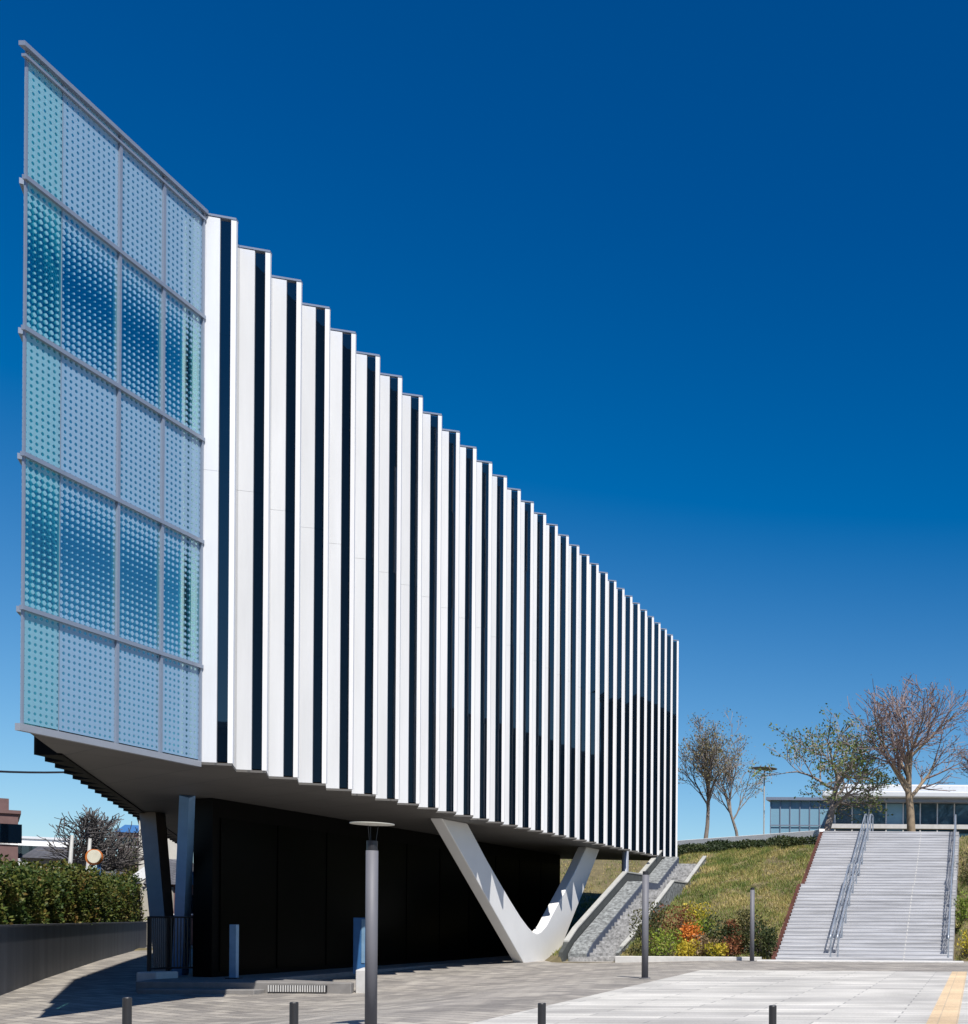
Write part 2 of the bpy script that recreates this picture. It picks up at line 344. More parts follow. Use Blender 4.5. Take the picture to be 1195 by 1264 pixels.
# terrace under the building
tag(MB().prism([(-23.0, 28.7), (-17.1, 28.7), (-17.2, 29.0), (-20.6, 30.5), (-21.2, 44), (-23, 58), (-34, 58)], -0.9, -0.15).build('terrace', M['floor'], bevel=.02), kind='structure')
tag(MB().box(-22.6, -19.45, 28.25, 28.695, -0.9, -0.33).build('terrace_step', M['floor'], bevel=.02), kind='structure')

# ------------------------------------------------------------------ the striped building
K = (-18.0, 19.72); BD = Vector((-0.545, 0.838)).normalized(); PITCH = 1.175; NB = 32
Y0 = 24.29
B = empty('striped_building', (-24, 40, 0), 'long wedge-shaped building with white and black vertical stripes raised on white V columns', 'building')
def bay_pts(k): y = Y0 + k * PITCH; return Vector((-18.0, y)), Vector((-17.39, y + .19)), Vector((-18.0, y + PITCH))
for k in range(NB):
    p0, p1, p2 = bay_pts(k); d = p1 - p0; c = lambda t: p0 + d * t
    m = MB()
    for za, zb in ((5.22, 11.997), (12.003, 17.88)):
        m.slab(c(0), c(.49), -.0, .10, za, zb)
    m.build('facade_panel', M['white'], B)
    m = MB()
    for za, zb in ((5.25, 8.6), (8.63, 12.0), (12.03, 15.2), (15.23, 17.85)): j1, j2 = random.Random(k * 9 + int(za)).uniform(0, .003), random.Random(k * 7 + int(za)).uniform(0, .003); m.slab(c(.49) + Vector((0, j1)), c(.84) + Vector((0, j2)), .03, .06, za, zb)
    w = m.build('window_strip', M['strip'], B)
    for z in (8.615, 12.015, 15.215): MB().slab(c(.49), c(.84), .028, .06, z - .014, z + .014).build('transom', M['strip'], w)
    m = MB(); m.slab(c(.84), p1, -.0, .09, 5.22, 17.9); m.build('fin', M['fin'], B)
    e = (p2 - p1).normalized(); q = p1 + d.normalized() * -.01
    m = MB(); m.prism([tuple(q + e * .095), tuple(p2 - e * .012), tuple(p2 - e * .012 + Vector((-.08, -.05))), tuple(q + e * .095 + Vector((-.09, -.02)))], 5.22, 17.88)
    m.build('return_glass', M['strip'], B)
    MB().slab(c(0), c(1), -.012, .13, 17.902, 17.95).build('parapet_cap', M['frame'], B)
# rear facade
rl = 3.62; RS = Vector(K) + BD * rl; RN = Vector((-BD.y, BD.x))     # outward normal on the rear side
NR = 34
for k in range(NR):
    a = RS + BD * (k * 1.18); tip = a + RN * .42 + BD * .25; b2 = a + BD * 1.175
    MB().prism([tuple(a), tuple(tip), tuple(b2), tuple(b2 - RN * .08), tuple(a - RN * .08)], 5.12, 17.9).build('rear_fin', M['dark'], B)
REND = RS + BD * (NR * 1.18)
# roof and inner body
front = [(-18.02, Y0 + NB * PITCH), (-18.02, 31.0)]
rb = Vector(K) + BD * ((31.0 - K[1]) / BD.y) - RN * .1
MB().prism(front + [tuple(rb), tuple(REND - RN * .1)], 5.45, 17.6).build('inner_body', M['inner'], B)
roof = [tuple(Vector(K) + Vector((-.12, .35)))] + [(-18.12, Y0 + NB * PITCH - .02)] + [tuple(REND - RN * .12)]
MB().prism(roof, 17.62, 17.80).build('roof', M['roofw'], B)
for z in (11.1,):
    MB().prism([(-18.22, 20.6), (-18.22, 30.95), tuple(rb + Vector((.1, -.05))), tuple(Vector(K) + BD * 1.2 - RN * .1 + Vector((.05, 0)))], z, z + .45).build('floor_slab', M['slab'], B)
MB().prism([(-18.22, 20.6), (-18.22, 30.95), tuple(rb + Vector((.1, -.05))), tuple(Vector(K) + BD * 1.2 - RN * .1 + Vector((.05, 0)))], 5.36, 5.44).build('floor_slab', M['slab'], B)
MB().slab((-18.3, 24.5), (-18.3, 30.9), .02, .06, 5.46, 17.6).build('interior_wall', M['slab'], B)
for px, py in ((-19.6, 25.6), (-20.8, 27.3)):
    for za, zb in ((5.45, 11.09), (11.56, 17.6)): MB().tube([(px, py, za), (px, py, zb)], .22, 16).build('interior_column', M['whitew'], B, smooth=False)
# soffit with zigzag edge
poly = [tuple(Vector(K) + Vector((-.0, .05))), (-18.0, Y0)]
for k in range(NB):
    p0, p1, p2 = bay_pts(k); poly += [tuple(p1 + Vector((-.015, .0))), tuple(p2)]
poly += [tuple(REND)]
for k in range(NR - 1, -1, -1):
    a = RS + BD * (k * 1.18); poly += [tuple(a + RN * .40 + BD * .25), tuple(a)]
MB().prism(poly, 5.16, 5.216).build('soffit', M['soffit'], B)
m = MB(); m.slab((-17.955, 19.66), (-17.955, Y0 - .03), 0, .10, 5.10, 5.235)
m.build('soffit_trim', M['soffit_edge'], B)
# glazed end: panes, mullions, transoms
cols = [19.80, 20.54, 21.90, 23.08, 24.27]
for i in range(4):
    for j in range(5):
        MB().box(-18.03, -18.01, cols[i] + .006, cols[i + 1] - .006, ROWS[j] + .03, ROWS[j + 1] - .03).build('glass_pane', M['fritlit' if i == 0 else 'frit'], B)
for y, w in ((19.76, .02), (21.90, .032), (23.08, .032), (24.255, .025)):
    MB().box(-18.08 if y > 20 else -18.03, -17.965 if y > 20 else -17.995, y - w, y + w, 5.24, 17.9).build('mullion', M['frame'], B)
MB().box(-18.05, -18.004, 20.533, 20.547, 5.24, 17.9).build('mullion', M['frame'], B)
for j in range(1, 5):
    MB().box(-18.02, -17.94, 19.69, 24.285, ROWS[j] - .042, ROWS[j] + .042).build('transom', M['frame'], B)
MB().box(-18.02, -17.90, 19.60, 24.285, 17.905, 17.99).build('parapet_rail', M['frame'], B)
MB().box(-18.02, -17.94, 19.66, 24.285, 17.75, 17.80).build('parapet_rail', M['frame'], B)
for j in range(5):
    MB().slab(tuple(Vector(K) + BD * .12), tuple(RS - BD * .02), .012, .03, ROWS[j] + .03, ROWS[j + 1] - .03).build('glass_pane', M['backglass'], B)
for j in range(1, 5):
    MB().slab(tuple(Vector(K) + BD * .15), tuple(RS - BD * .05), -.03, .10, ROWS[j] - .055, ROWS[j] + .055).build('transom', M['frame'], B)
for s_ in (1.4, 3.58): MB().slab(tuple(Vector(K) + BD * (s_ - .03)), tuple(Vector(K) + BD * (s_ + .03)), -.05, .08, 5.24, 17.9).build('mullion', M['frame'], B)
# ground floor volume
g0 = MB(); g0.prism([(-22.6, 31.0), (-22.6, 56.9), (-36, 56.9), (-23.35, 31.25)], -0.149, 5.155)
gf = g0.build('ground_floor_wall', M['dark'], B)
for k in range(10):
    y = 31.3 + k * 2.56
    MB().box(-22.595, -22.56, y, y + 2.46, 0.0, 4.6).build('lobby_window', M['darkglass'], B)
# V column on the plaza side
VX = -18.75
z5 = lambda p: (500 + p[0] / 3.32, 960 + p[1] / 3.32)
out = [(150, 165), (490, 765)]                    # outer left edge, pixels of the enlarged crop
inn = [(255, 185), (340, 345), (430, 500), (475, 572), (505, 612), (524, 632), (541, 640), (558, 632), (580, 607), (610, 550), (650, 475), (700, 380), (742, 290)]
outr = [(797, 296), (738, 450), (690, 570), (655, 660), (640, 705), (634, 765)]
yz = []
for p in [out[1], out[0]] + inn + outr:
    x, y, z = onX(*z5(p), VX); yz.append((y, z))
def ext(a, b, z): t = (z - a[1]) / (b[1] - a[1]); return (a[0] + (b[0] - a[0]) * t, z)
yz[1] = ext(yz[0], yz[1], 5.155); yz[2] = ext(yz[3], yz[2], 5.155); ni = 2 + len(inn) - 1
yz[ni] = ext(yz[ni - 1], yz[ni], 5.155); yz[ni + 1] = ext(yz[ni + 2], yz[ni + 1], 5.155)
yz[0] = ext(yz[1], yz[0], -0.35); yz[-1] = (yz[-2][0], -0.35)
m = MB(); m.extrude_x(yz, VX - .42, VX); m.build('support_column', M['vcol'], B, bevel=.03)
# slim post under the far corner
MB().tube([(-17.9, 53.4, 2.0), (-17.9, 53.4, 5.155)], .17, 16).build('support_post', M['soffit_edge'], B, smooth=True)
# V column at the rear corner
def beam(m, a, b, wa, wb): m.tube([a, b], [wa, wb], 4, rot=math.pi / 4)
m = MB(); beam(m, (-28.0, 35.6, 5.155), (-25.6, 33.2, -.4), .36, .30); m.build('support_column', M['vdark'], B)
m = MB(); beam(m, (-22.9, 30.4, 5.155), (-24.75, 32.6, -.4), .19, .22); m.build('support_column', M['vbluelit'], B)  # this leg's blue is reflected light put into its colour

# ------------------------------------------------------------------ main outdoor staircase
S = empty('outdoor_staircase', (-4.6, 43.4, 0), 'wide grey stone staircase climbing the grassy slope', 'staircase')
SX0, SX1 = -8.28, -0.97
prof = []; y, z = 43.4, 0.0
for k in range(22): prof += [(y, z), (y, z + .155)]; z += .155; y += .29
y += .9
for k in range(20): prof += [(y, z), (y, z + .156)]; z += .156; y += .308
TOPZ = z; prof += [(y + 6, z), (y + 6, -0.5), (43.4, -0.5)]
prof = [p for i, p in enumerate(prof) if i == 0 or p != prof[i - 1]]
m = MB(); m.extrude_x(prof[::-1], SX0, SX1); m.build('steps', M['step'], S)
yy, zz = 43.4, 0.0
for k in range(42):
    tr, rs = (.29, .155) if k < 22 else (.308, .156)
    zz += rs; w_ = tr + (.9 if k == 21 else 0)
    MB().box(SX0 - .01, SX1 + .01, yy - .012, yy + w_ - .002, zz - .045, zz + .006).build('tread', M['tread'], S); yy += w_
def stair_z(Y):
    if Y < 43.4: return 0
    if Y < 49.78: return .155 * ((Y - 43.4) / .29)
    if Y < 50.68: return 3.41
    return min(TOPZ, 3.41 + .156 * ((Y - 50.68) / .308))
# joint lines between stone blocks on the stair (expansion strip)
m = MB(); yy, zz = 43.4, 0.0
for k in range(42):
    tr, rs = (.29, .155) if k < 22 else (.308, .156)
    if k == 22: yy += .9
    m.box(-3.02, -2.97, yy - .004, yy, zz, zz + rs - .05); zz += rs
    m.box(-3.02, -2.97, yy, yy + tr, zz + .002, zz + .011); yy += tr
m.build('joint_strip', M['kerb'], S)
m = MB()
for k in range(42):
    tr, rs = (.29, .155)
    yk = 43.4 + k * .326; zk = stair_z(yk)
    m.box(SX0 - .24, SX0 - .02, yk - .02, yk + .306, -0.3, zk + .02)
m.build('side_stringer', M['rust'], S)
def handrail(X, y0, y1, dense, parent, hgt=1.0):
    ys = []; y = y0
    while y <= y1 + .01: ys.append(y); y += 1.3
    top = [(X, y0 - .3, hgt * .95)] + [(X, y, stair_z(y) + hgt) for y in fr(y0, y1, .65)]
    r = MB().tube(top, .035, 8).build('handrail', M['rail'], parent, smooth=True)
    for q in ((.42, .70) if dense else (.5,)):
        MB().tube([(X, y, stair_z(y) + q) for y in fr(y0, y1, .65)], .018, 6).build('lower_rail', M['rail'], r)
    for y in ys:
        MB().box(X - .03, X + .03, y - .03, y + .03, stair_z(y) - .05, stair_z(y) + hgt - .02).build('post', M['rail'], r)
    if dense:
        m = MB()
        for y in fr(y0, y1, .16): m.box(X - .010, X + .010, y - .010, y + .010, stair_z(y) + .1, stair_z(y) + hgt - .04)
        m.build('balusters', M['black'], r)
handrail(-6.05, 43.7, 58.0, False, S); handrail(-5.75, 43.7, 58.0, False, S); handrail(-1.15, 43.7, 58.0, True, S)

# ------------------------------------------------------------------ side stair in granite
G = empty('garden_staircase', (-16.4, 45, 0), 'narrow speckled granite stair between low walls under the striped building', 'staircase')
gx0, gx1 = -17.45, -15.35
prof = []; y, z = 45.0, -0.12
for k in range(20): prof += [(y, z), (y, z + .165)]; z += .165; y += .385
y += 2.4
for k in range(10): prof += [(y, z), (y, z + .165)]; z += .165; y += .385
prof += [(y + 1, z), (y + 1, -.6), (45.0, -.6)]
def gz(Y):
    if Y < 45: return -.12
    if Y < 52.7: return -.12 + .165 * (Y - 45) / .385
    if Y < 55.1: return 3.18
    return min(4.83, 3.18 + .165 * (Y - 55.1) / .385)
m = MB(); m.extrude_x(prof[::-1], gx0, gx1); m.build('steps', M['granite_lit'], G)
def parapet(x0, x1, h, mat):
    pts = [44.6, 45.0, 52.7, 55.1, 58.9]
    low = [(y, -.6) for y in (58.9, 44.6)]
    up = [(44.6, .25), (45.2, .25 + h * .5)] + [(y, gz(y) + h) for y in (46.2, 52.7, 55.1, 58.9)]
    m = MB(); m.extrude_x(([(58.9, -.6), (44.6, -.6)] + up)[::-1], x0, x1); o = m.build('parapet', mat, G)
    c = MB()
    for (a, b) in zip(up[1:-1], up[2:]):
        c.extrude_x([(a[0], a[1] + .002), (b[0], b[1] + .002), (b[0], b[1] + .07), (a[0], a[1] + .07)][::-1], x0 - .03, x1 + .03)
    c.build('coping', M['coping'], o)
parapet(-17.76, -17.58, .85, M['granite_dark']); parapet(-15.34, -15.20, .42, M['granite'])
up = [(45.1, .18)] + [(y, gz(y) + .42) for y in (45.8, 52.7, 55.1, 58.9)]
m = MB(); m.extrude_x(([(58.9, -.6), (45.1, -.6)] + up)[::-1], -17.545, -16.75); fw = m.build('flank_wall', M['granite'], G)
m = MB(); m.extrude_x(([(58.85, -.6), (45.15, -.6)] + [(y, z - .03) for y, z in up])[::-1], -16.746, -16.72); m.build('shade_panel', M['shade_blue'], fw)  # thin dark blue sheet: painted shade along the stair side of the flank

# ------------------------------------------------------------------ street furniture
def lamp_base(loc): return loc
LY = 15.0; lx = at(459, 1100, LY)[0]; zb = zg(lx, LY); lz = lambda py: at(459, py, LY)[2]
L = empty('street_lamp', (lx, LY, zb), 'grey lamp post topped by a thin pale floating disc', 'street lamp')
MB().tube([(lx, LY, zb), (lx, LY, lz(1050))], .078, 20).build('post', M['pole'], L, smooth=True)
MB().tube([(lx, LY, lz(1050) + .004), (lx, LY, lz(1038))], .070, 20).build('lamp_lens', M['black'], L)
for a in (0.3, 2.4, 4.5): MB().tube([(lx + .05 * math.cos(a), LY + .05 * math.sin(a), lz(1038)), (lx + .08 * math.cos(a), LY + .08 * math.sin(a), lz(1017))], .004, 5).build('strut', M['black'], L)
MB().disc((lx, LY, lz(1019)), [(.08, 0), (.28, .018), (.28, .03), (.08, .044), (.01, .046)], 32).build('reflector_disc', M['disc'], L)
def plain_post(x, y, h, label):
    z = zg(x, y); e = empty('lamp_post', (x, y, z), label, 'lamp post', 'plain lamp posts on the plaza')
    MB().tube([(x, y, z), (x, y, z + h - .1)], .09, 18).build('post', M['pole'], e, smooth=True)
    MB().tube([(x, y, z + h - .1), (x, y, z + h)], .078, 18).build('cap', M['black'], e)
    MB().tube([(x, y, z + .0), (x, y, z + .02)], .15, 18).build('base_plate', M['pole'], e)
plain_post(-9.28, 29.4, 3.0, 'grey plain post standing on the pavers beside the pale plaza')
plain_post(-9.1, 42.6, 3.0, 'distant grey plain post by the shrubs left of the wide stairs')
bl = ['black bollard at the bottom left on the shaded side pavers', 'black bollard left of the disc-topped lamp', 'black bollard right of the disc-topped lamp, below the white V column', 'black bollard on the pale plaza in front of the wide stairs']
proto = None
for (px, py), lb in zip(((157, 1231), (363, 1237), (669, 1238), (954, 1241)), bl):
    x, y, z = at(px, py, 10.4); zt = z
    if proto is None:
        proto = empty('bollard', (x, y, zt - 1.2), lb, 'bollard', 'black bollards along the front of the plaza')
        MB().disc((x, y, zt - 1.2), [(.038, 0), (.038, 1.192), (.033, 1.2)], 20).build('post', M['black'], proto)
        MB().disc((x, y, zt - 1.2), [(.07, .3), (.07, .312), (.04, .315)], 20).build('collar', M['black'], proto)
        o = proto
    else:
        o = copy_tree(proto); o.location = (x, y, zt - 1.2); o['label'] = lb
# railing and small things under the building
fe = empty('fence', (-25, 30.8, -.3), 'short black bar fence around the foot of the rear column', 'fence')
fl = [at(184, 1190, 30.2), at(207, 1190, 31.0), at(243, 1190, 31.4)]
zt, zbm = 1.62, 0.12
for a, b in zip(fl[:-1], fl[1:]):
    MB().tube([(a[0], a[1], zt), (b[0], b[1], zt)], .03, 6).build('top_rail', M['black'], fe)
    MB().tube([(a[0], a[1], zbm), (b[0], b[1], zbm)], .03, 6).build('bottom_rail', M['black'], fe)
    m = MB(); n_ = 9
    for i in range(n_ + 1):
        t = i / n_; x, y = lerp(a[0], b[0], t), lerp(a[1], b[1], t); m.tube([(x, y, zbm), (x, y, zt)], .016, 5)
    m.build('bars', M['black'], fe)
for a in fl: MB().box(a[0] - .035, a[0] + .035, a[1] - .035, a[1] + .035, -.5, zt + .02).build('post', M['black'], fe)
x, y, z = at(186, 1214, 30.0)
tag(MB().prism([(x - .35, 29.9), (x + .25, 29.9), (x + .35, 30.6), (x - .25, 30.6)], -.6, .05).build('concrete_block', M['kerb'], bevel=.04), 'low grey concrete block in front of the black fence', 'block')
x, y, z = at(289, 1170, 30.4)
p = empty('sign_post', (x, y, -.15), 'pale blue slim upright post in the shade under the building', 'post')
MB().box(x - .1, x + .1, y - .06, y + .06, -.15, 1.42).build('body', M['paleblue'], p, bevel=.01)
MB().box(x - .17, x + .17, y - .12, y + .12, -.15, -.12).build('base_plate', M['black'], p)
x, y, z = at(446, 1160, 33.5)
p = empty('access_cabinet', (x, y, -.15), 'dark blue metal cabinet standing behind the lamp post under the building', 'cabinet')
MB().box(x - .26, x + .20, y - .0, y + .3, -.149, 1.65).build('body', M['bluep'], p, bevel=.01)
MB().box(x + .02, x + .12, y - .02, y - .002, .2, 1.6).build('front_panel', M['paleblue'], p)
x, y, z = at(447, 1160, 29.0)
tag(MB().prism([(x - .14, 28.95), (x + .16, 28.95), (x - .5, 30.4), (x - .8, 30.4)], -.5, .20).build('stone_plinth', M['kerb'], bevel=.02), 'white stone block at the end of the terrace step behind the lamp post', 'block')
m = MB(); g_ = empty('vent_grille', (-18.5, 28.69, -.4), 'long dark slotted grille in the front of the terrace step', 'grille')
MB().box(-19.35, -17.75, 28.66, 28.698, -.40, -.22).build('backing', M['black'], g_)
m = MB()
for i in range(24): m.box(-19.34 + i * .0665, -19.34 + i * .0665 + .028, 28.64, 28.659, -.40, -.22)
m.build('slats', M['kerb'], g_)

# ------------------------------------------------------------------ plants
def leafbox(n, pts_fn, size, rng):
    m = MB()
    for i in range(n): m.leaf(pts_fn(rng), size * rng.uniform(.6, 1.3), rng, up=.4)
    return m
def shrub(px, py_top, py_bot, Y, width_px, matname, label, n=700, size=.11, seed=0, group='planted shrubs on the slope'):
    rng = random.Random(seed); c = at(px, py_bot, Y); t = at(px, py_top, Y); h = max(.3, t[2] - c[2]); rx = width_px / F * Y / 2
    zb = min(c[2], zh(c[0], Y) - .03) if Y > 44 else c[2]; h = t[2] - zb
    e = empty('shrub', (c[0], Y, zb), label, 'shrub', group)
    lobes = [(rng.uniform(-.5, .5) * rx, rng.uniform(-.4, .4) * rx, rng.uniform(.3, .75) * h, rng.uniform(.35, .6)) for _ in range(9)]
    m = MB()
    for i in range(n):
        l = rng.choice(lobes); v = Vector((rng.gauss(0, 1), rng.gauss(0, 1), rng.gauss(0, 1))).normalized() * (rng.random() ** .4)
        p = (c[0] + l[0] + v.x * rx * l[3] * 1.1, Y + l[1] + v.y * rx * l[3] * 1.1, zb + max(.02, min(h, l[2] + v.z * h * .45)))
        m.leaf(p, size * rng.uniform(.6, 1.3), rng, up=.5)
    m.build('foliage', M[matname], e)
    m = MB()
    for i in range(7): l = rng.choice(lobes); m.tube([(c[0], Y, zb - .1), (c[0] + l[0] * .5, Y + l[1] * .5, zb + l[2] * .5), (c[0] + l[0], Y + l[1], zb + l[2])], [.025, .018, .008], 5)
    m.build('stem', M['bark2'], e)
for nm, cs in dict(red=[(.10, .035, .02), (.19, .065, .03), (.25, .11, .05)], orange=[(.34, .10, .02), (.62, .18, .03), (.66, .28, .06)],
                   yellow=[(.18, .18, .02), (.40, .34, .03), (.62, .46, .06)], lime=[(.08, .14, .018), (.18, .25, .03), (.34, .34, .05)],
                   olive=[(.035, .045, .015), (.07, .075, .025), (.12, .10, .04)], tan=[(.14, .10, .05), (.24, .17, .09), (.34, .22, .13)]).items():
    M[nm] = mat_leaf(nm + '_leaf', cs, patch=1.2)
SH = [(797, 1128, 1183, 44.6, 42, 'olive', 'dark olive bush at the foot of the slope beside the granite stair'),
      (822, 1150, 1184, 44.4, 44, 'lime', 'bright lime green low bush right of the plain post'),
      (836, 1122, 1165, 46.0, 46, 'red', 'reddish brown bush behind the bright lime bush'),
      (853, 1143, 1172, 45.2, 26, 'orange', 'small vivid orange bush in the middle of the bed'),
      (850, 1164, 1184, 44.3, 30, 'yellow', 'low yellow flowering clump in front of the vivid orange bush'),
      (876, 1156, 1184, 44.5, 36, 'tan', 'pinkish tan dry bush right of the vivid orange bush'),
      (893, 1135, 1168, 45.8, 48, 'dkhedge', 'dark green rounded bush behind the pinkish tan bush'),
      (885, 1168, 1184, 44.2, 26, 'yellow', 'small yellow clump at the kerb under the pinkish tan bush'),
      (905, 1160, 1184, 44.5, 30, 'red', 'dark red low bush left of the distant plain post'),
      (940, 1135, 1184, 44.8, 34, 'dkhedge', 'dark green bush between the distant plain post and the rusty stair edge'),
      (917, 1150, 1183, 44.9, 28, 'olive', 'olive bush right behind the distant plain post'),
      (862, 1118, 1140, 47.0, 36, 'yellow', 'yellowish bush highest in the bed on the lower lawn'),
      (1193, 1150, 1186, 44.6, 30, 'yellow', 'yellow bush at the foot of the slope right of the wide stairs'),
      (1195, 1105, 1150, 48.0, 34, 'lime', 'lime green bush halfway up the slope right of the wide stairs'),
      (1197, 1055, 1100, 52.5, 34, 'olive', 'olive bush high on the slope right of the wide stairs')]
SH += [(812, 1118, 1150, 46.6, 44, 'olive', 'olive bush behind the lime bush, against the granite stair wall'),
       (868, 1136, 1160, 46.4, 36, 'lime', 'mid green bush behind the vivid orange bush'),
       (926, 1128, 1160, 46.6, 40, 'olive', 'tall olive bush behind the distant plain post'),
       (905, 1140, 1162, 46.2, 24, 'red', 'rusty brown bush beside the dark green rounded bush'),
       (948, 1150, 1184, 44.3, 20, 'dkhedge', 'small dark bush touching the rusty stair edge at the kerb')]
for i, s_ in enumerate(SH): shrub(s_[0], s_[1] - 3, *s_[2:4], s_[4] * 1.25, *s_[5:], n=850, size=.115, seed=i + 3)
# lawn
rng = random.Random(5); m = MB()
def blade(m, x, y, z, rng, h):
    a = rng.uniform(0, 6.28); w = .022; lx, ly = rng.gauss(0, .06), rng.gauss(0, .06); n = len(m.v)
    m.v += [(x - w * math.cos(a), y - w * math.sin(a), z - .02), (x + w * math.cos(a), y + w * math.sin(a), z - .02), (x + lx, y + ly, z + h)]
    m.f.append((n, n + 1, n + 2))
def lawn(x0, x1, y0, y1, n):
    for i in range(n):
        x, y = rng.uniform(x0, x1), rng.uniform(y0, y1); z = zh(x, y)
        if math.sin(x * 2.3 + math.sin(y * 1.7) * 2) * math.sin(y * 1.9 + x) > .62 and rng.random() < .75: continue
        if z < .02 or (-17.85 < x < -15.15 and y < 59) or (-8.75 < x < -.9): continue
        h = rng.uniform(.06, .2) * (0.7 + 0.5 * math.sin(x * 1.1 + math.sin(y * .9) * 2) ** 2)
        blade(m, x, y, z, rng, h)
lawn(-15.1, -8.7, 44.0, 62, 42000); lawn(-25, -17.8, 45, 68, 20000); lawn(-.9, 5, 44, 60, 14000); lawn(-22, -9, 57, 68, 22000); lawn(-32, -19, 58, 82, 16000)
tag(m.build('grass', M['grass']), kind='stuff')
# hedge in front of the pale ledge, ledge itself
lp = [(-20.6, 68.1)] + LP[1:]
m = MB()
for a, b in zip(lp[:-1], lp[1:]): m.slab(a, b, 0, .32, 5.3, 6.80)
tag(m.build('ledge_wall', M['whitew'], bevel=.02), 'long white stone ledge along the top of the slope', 'low wall')
rng = random.Random(9); m = MB(); co = MB()
for a, b in zip(lp[:-1], lp[1:]):
    A, Bv = Vector(a), Vector(b); d = (Bv - A); nr = Vector((d.y, -d.x)).normalized(); nr = nr if nr.y < 0 else -nr; n_ = int(d.length * 330)
    for i in range(n_ * 2):
        t = rng.random(); off = rng.uniform(.1, 2.0); q = A + d * t + nr * off; yl = ledge_y(q.x)
        cap = EYE + (6.58 - EYE) * q.y / yl - .12 * (1 + math.sin(q.x * 2.1) * math.sin(q.x * .7))
        zb = zh(q.x, q.y); zt_ = min(cap, zb + .9 * (1 - (off / 2.2) ** 3))
        if zt_ > zb: m.leaf((q.x, q.y, lerp(zb, zt_, rng.random() ** .6)), .15 * rng.uniform(.6, 1.3), rng, up=.3)
e = empty('hedge', (-14, 64, 6), 'low dark green hedge running just below the white ledge', 'hedge')
m.build('foliage', M['dkhedge'], e)
# retaining wall and hedge on the left
wa, wb = (-24.6, 26.0), (-46.2, 58.4)
wd = Vector((wb[0] - wa[0], wb[1] - wa[1])).normalized(); wa2 = tuple(Vector(wa) - wd * 14)
W = empty('retaining_wall', (wa[0], wa[1], -.6), 'dark grey concrete retaining wall below the leafy hedge', 'wall')
MB().slab(wa2, wb, 0, .3, -1.0, 1.32).build('wall_face', M['wall'], W)
MB().slab(wa2, wb, -.02, .34, 1.322, 1.38).build('coping', M['wall'], W)
rng = random.Random(11); m = MB(); nrm = Vector((-wd.y, wd.x)); Lw = (Vector(wb) - Vector(wa2)).length
def hedge_h(s): return 1.5 + .012 * s + .25 * math.sin(s * .37 + 2) + .22 * math.sin(s * .9) + .16 * math.sin(s * 2.3 + 1)
for i in range(46000):
    s = rng.uniform(8, Lw + .5); k_ = rng.random(); H = hedge_h(s) + .1 * math.sin(s * 6)
    if k_ < .62: t = .28 + abs(rng.gauss(0, .22)); z = rng.uniform(0, 1) * H
    else: t = rng.uniform(.3, 2.2); z = H - abs(rng.gauss(0, .2))
    t += .18 * math.sin(s * 2.1 + z * 2.5) + .12 * math.sin(s * 4.7 - z * 4)
    q = Vector(wa2) + wd * s + nrm * max(.05, t)
    m.leaf((q.x, q.y, 1.3 + z), .125 * rng.uniform(.6, 1.4), rng, up=.35)
Hh = empty('hedge', (-30, 34, 1.3), 'dense green and bronze leafy hedge on top of the dark retaining wall', 'hedge')
m.build('foliage', M['hedge'], Hh)
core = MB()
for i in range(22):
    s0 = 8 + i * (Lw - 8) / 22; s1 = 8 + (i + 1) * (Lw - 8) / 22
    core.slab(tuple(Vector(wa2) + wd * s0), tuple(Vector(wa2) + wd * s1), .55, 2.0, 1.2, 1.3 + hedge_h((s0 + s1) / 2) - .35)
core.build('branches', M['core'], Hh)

# ------------------------------------------------------------------ trees
def grow(rng, mT, mC, tips, p, d, L, r, lev, maxlev, up, kids, spread, wander, minr, keep_tip):
    n = 5 if lev < 2 else 4 if lev == 2 else 3
    pts = [Vector(p)]; rad = [r]; dd = Vector(d).normalized()
    for i in range(n):
        dd = (dd + Vector((rng.gauss(0, wander), rng.gauss(0, wander), rng.gauss(0, wander) + up)) ).normalized()
        pts.append(pts[-1] + dd * (L / n)); rad.append(max(minr, r * (1 - (0.55 if lev == 0 else 0.72) * (i + 1) / n)))
    (mT if lev <= 1 else mC).tube(pts, rad, 8 if lev == 0 else 5 if lev == 1 else 4 if lev == 2 else 3, cap=False)
    if lev >= maxlev:
        tips.append(pts[-1]); tips.append(pts[-2]); return
    if lev >= maxlev - 1: tips.append(pts[-1])
    k = kids[lev]; t0 = keep_tip[lev]
    for j in range(k):
        t = t0 + (1 - t0) * (j + rng.random() * .7) / k; f = t * n; i = min(n - 1, int(f)); q = pts[i].lerp(pts[i + 1], f - i)
        base = (pts[i + 1] - pts[i]).normalized(); a = rng.uniform(0, 6.283) + j * 2.4
        ref = Vector((math.cos(a), math.sin(a), rng.uniform(-.15, .25))); ref = (ref - base * ref.dot(base)).normalized()
        sp = spread[lev] * rng.uniform(.75, 1.25)
        nd = base * math.cos(sp) + ref * math.sin(sp)
        grow(rng, mT, mC, tips, q, nd, L * rng.uniform(.55, .8) * (1.0 - .25 * (t - t0)), max(minr, rad[i] * .62), lev + 1, maxlev, up, kids, spread, wander, minr, keep_tip)
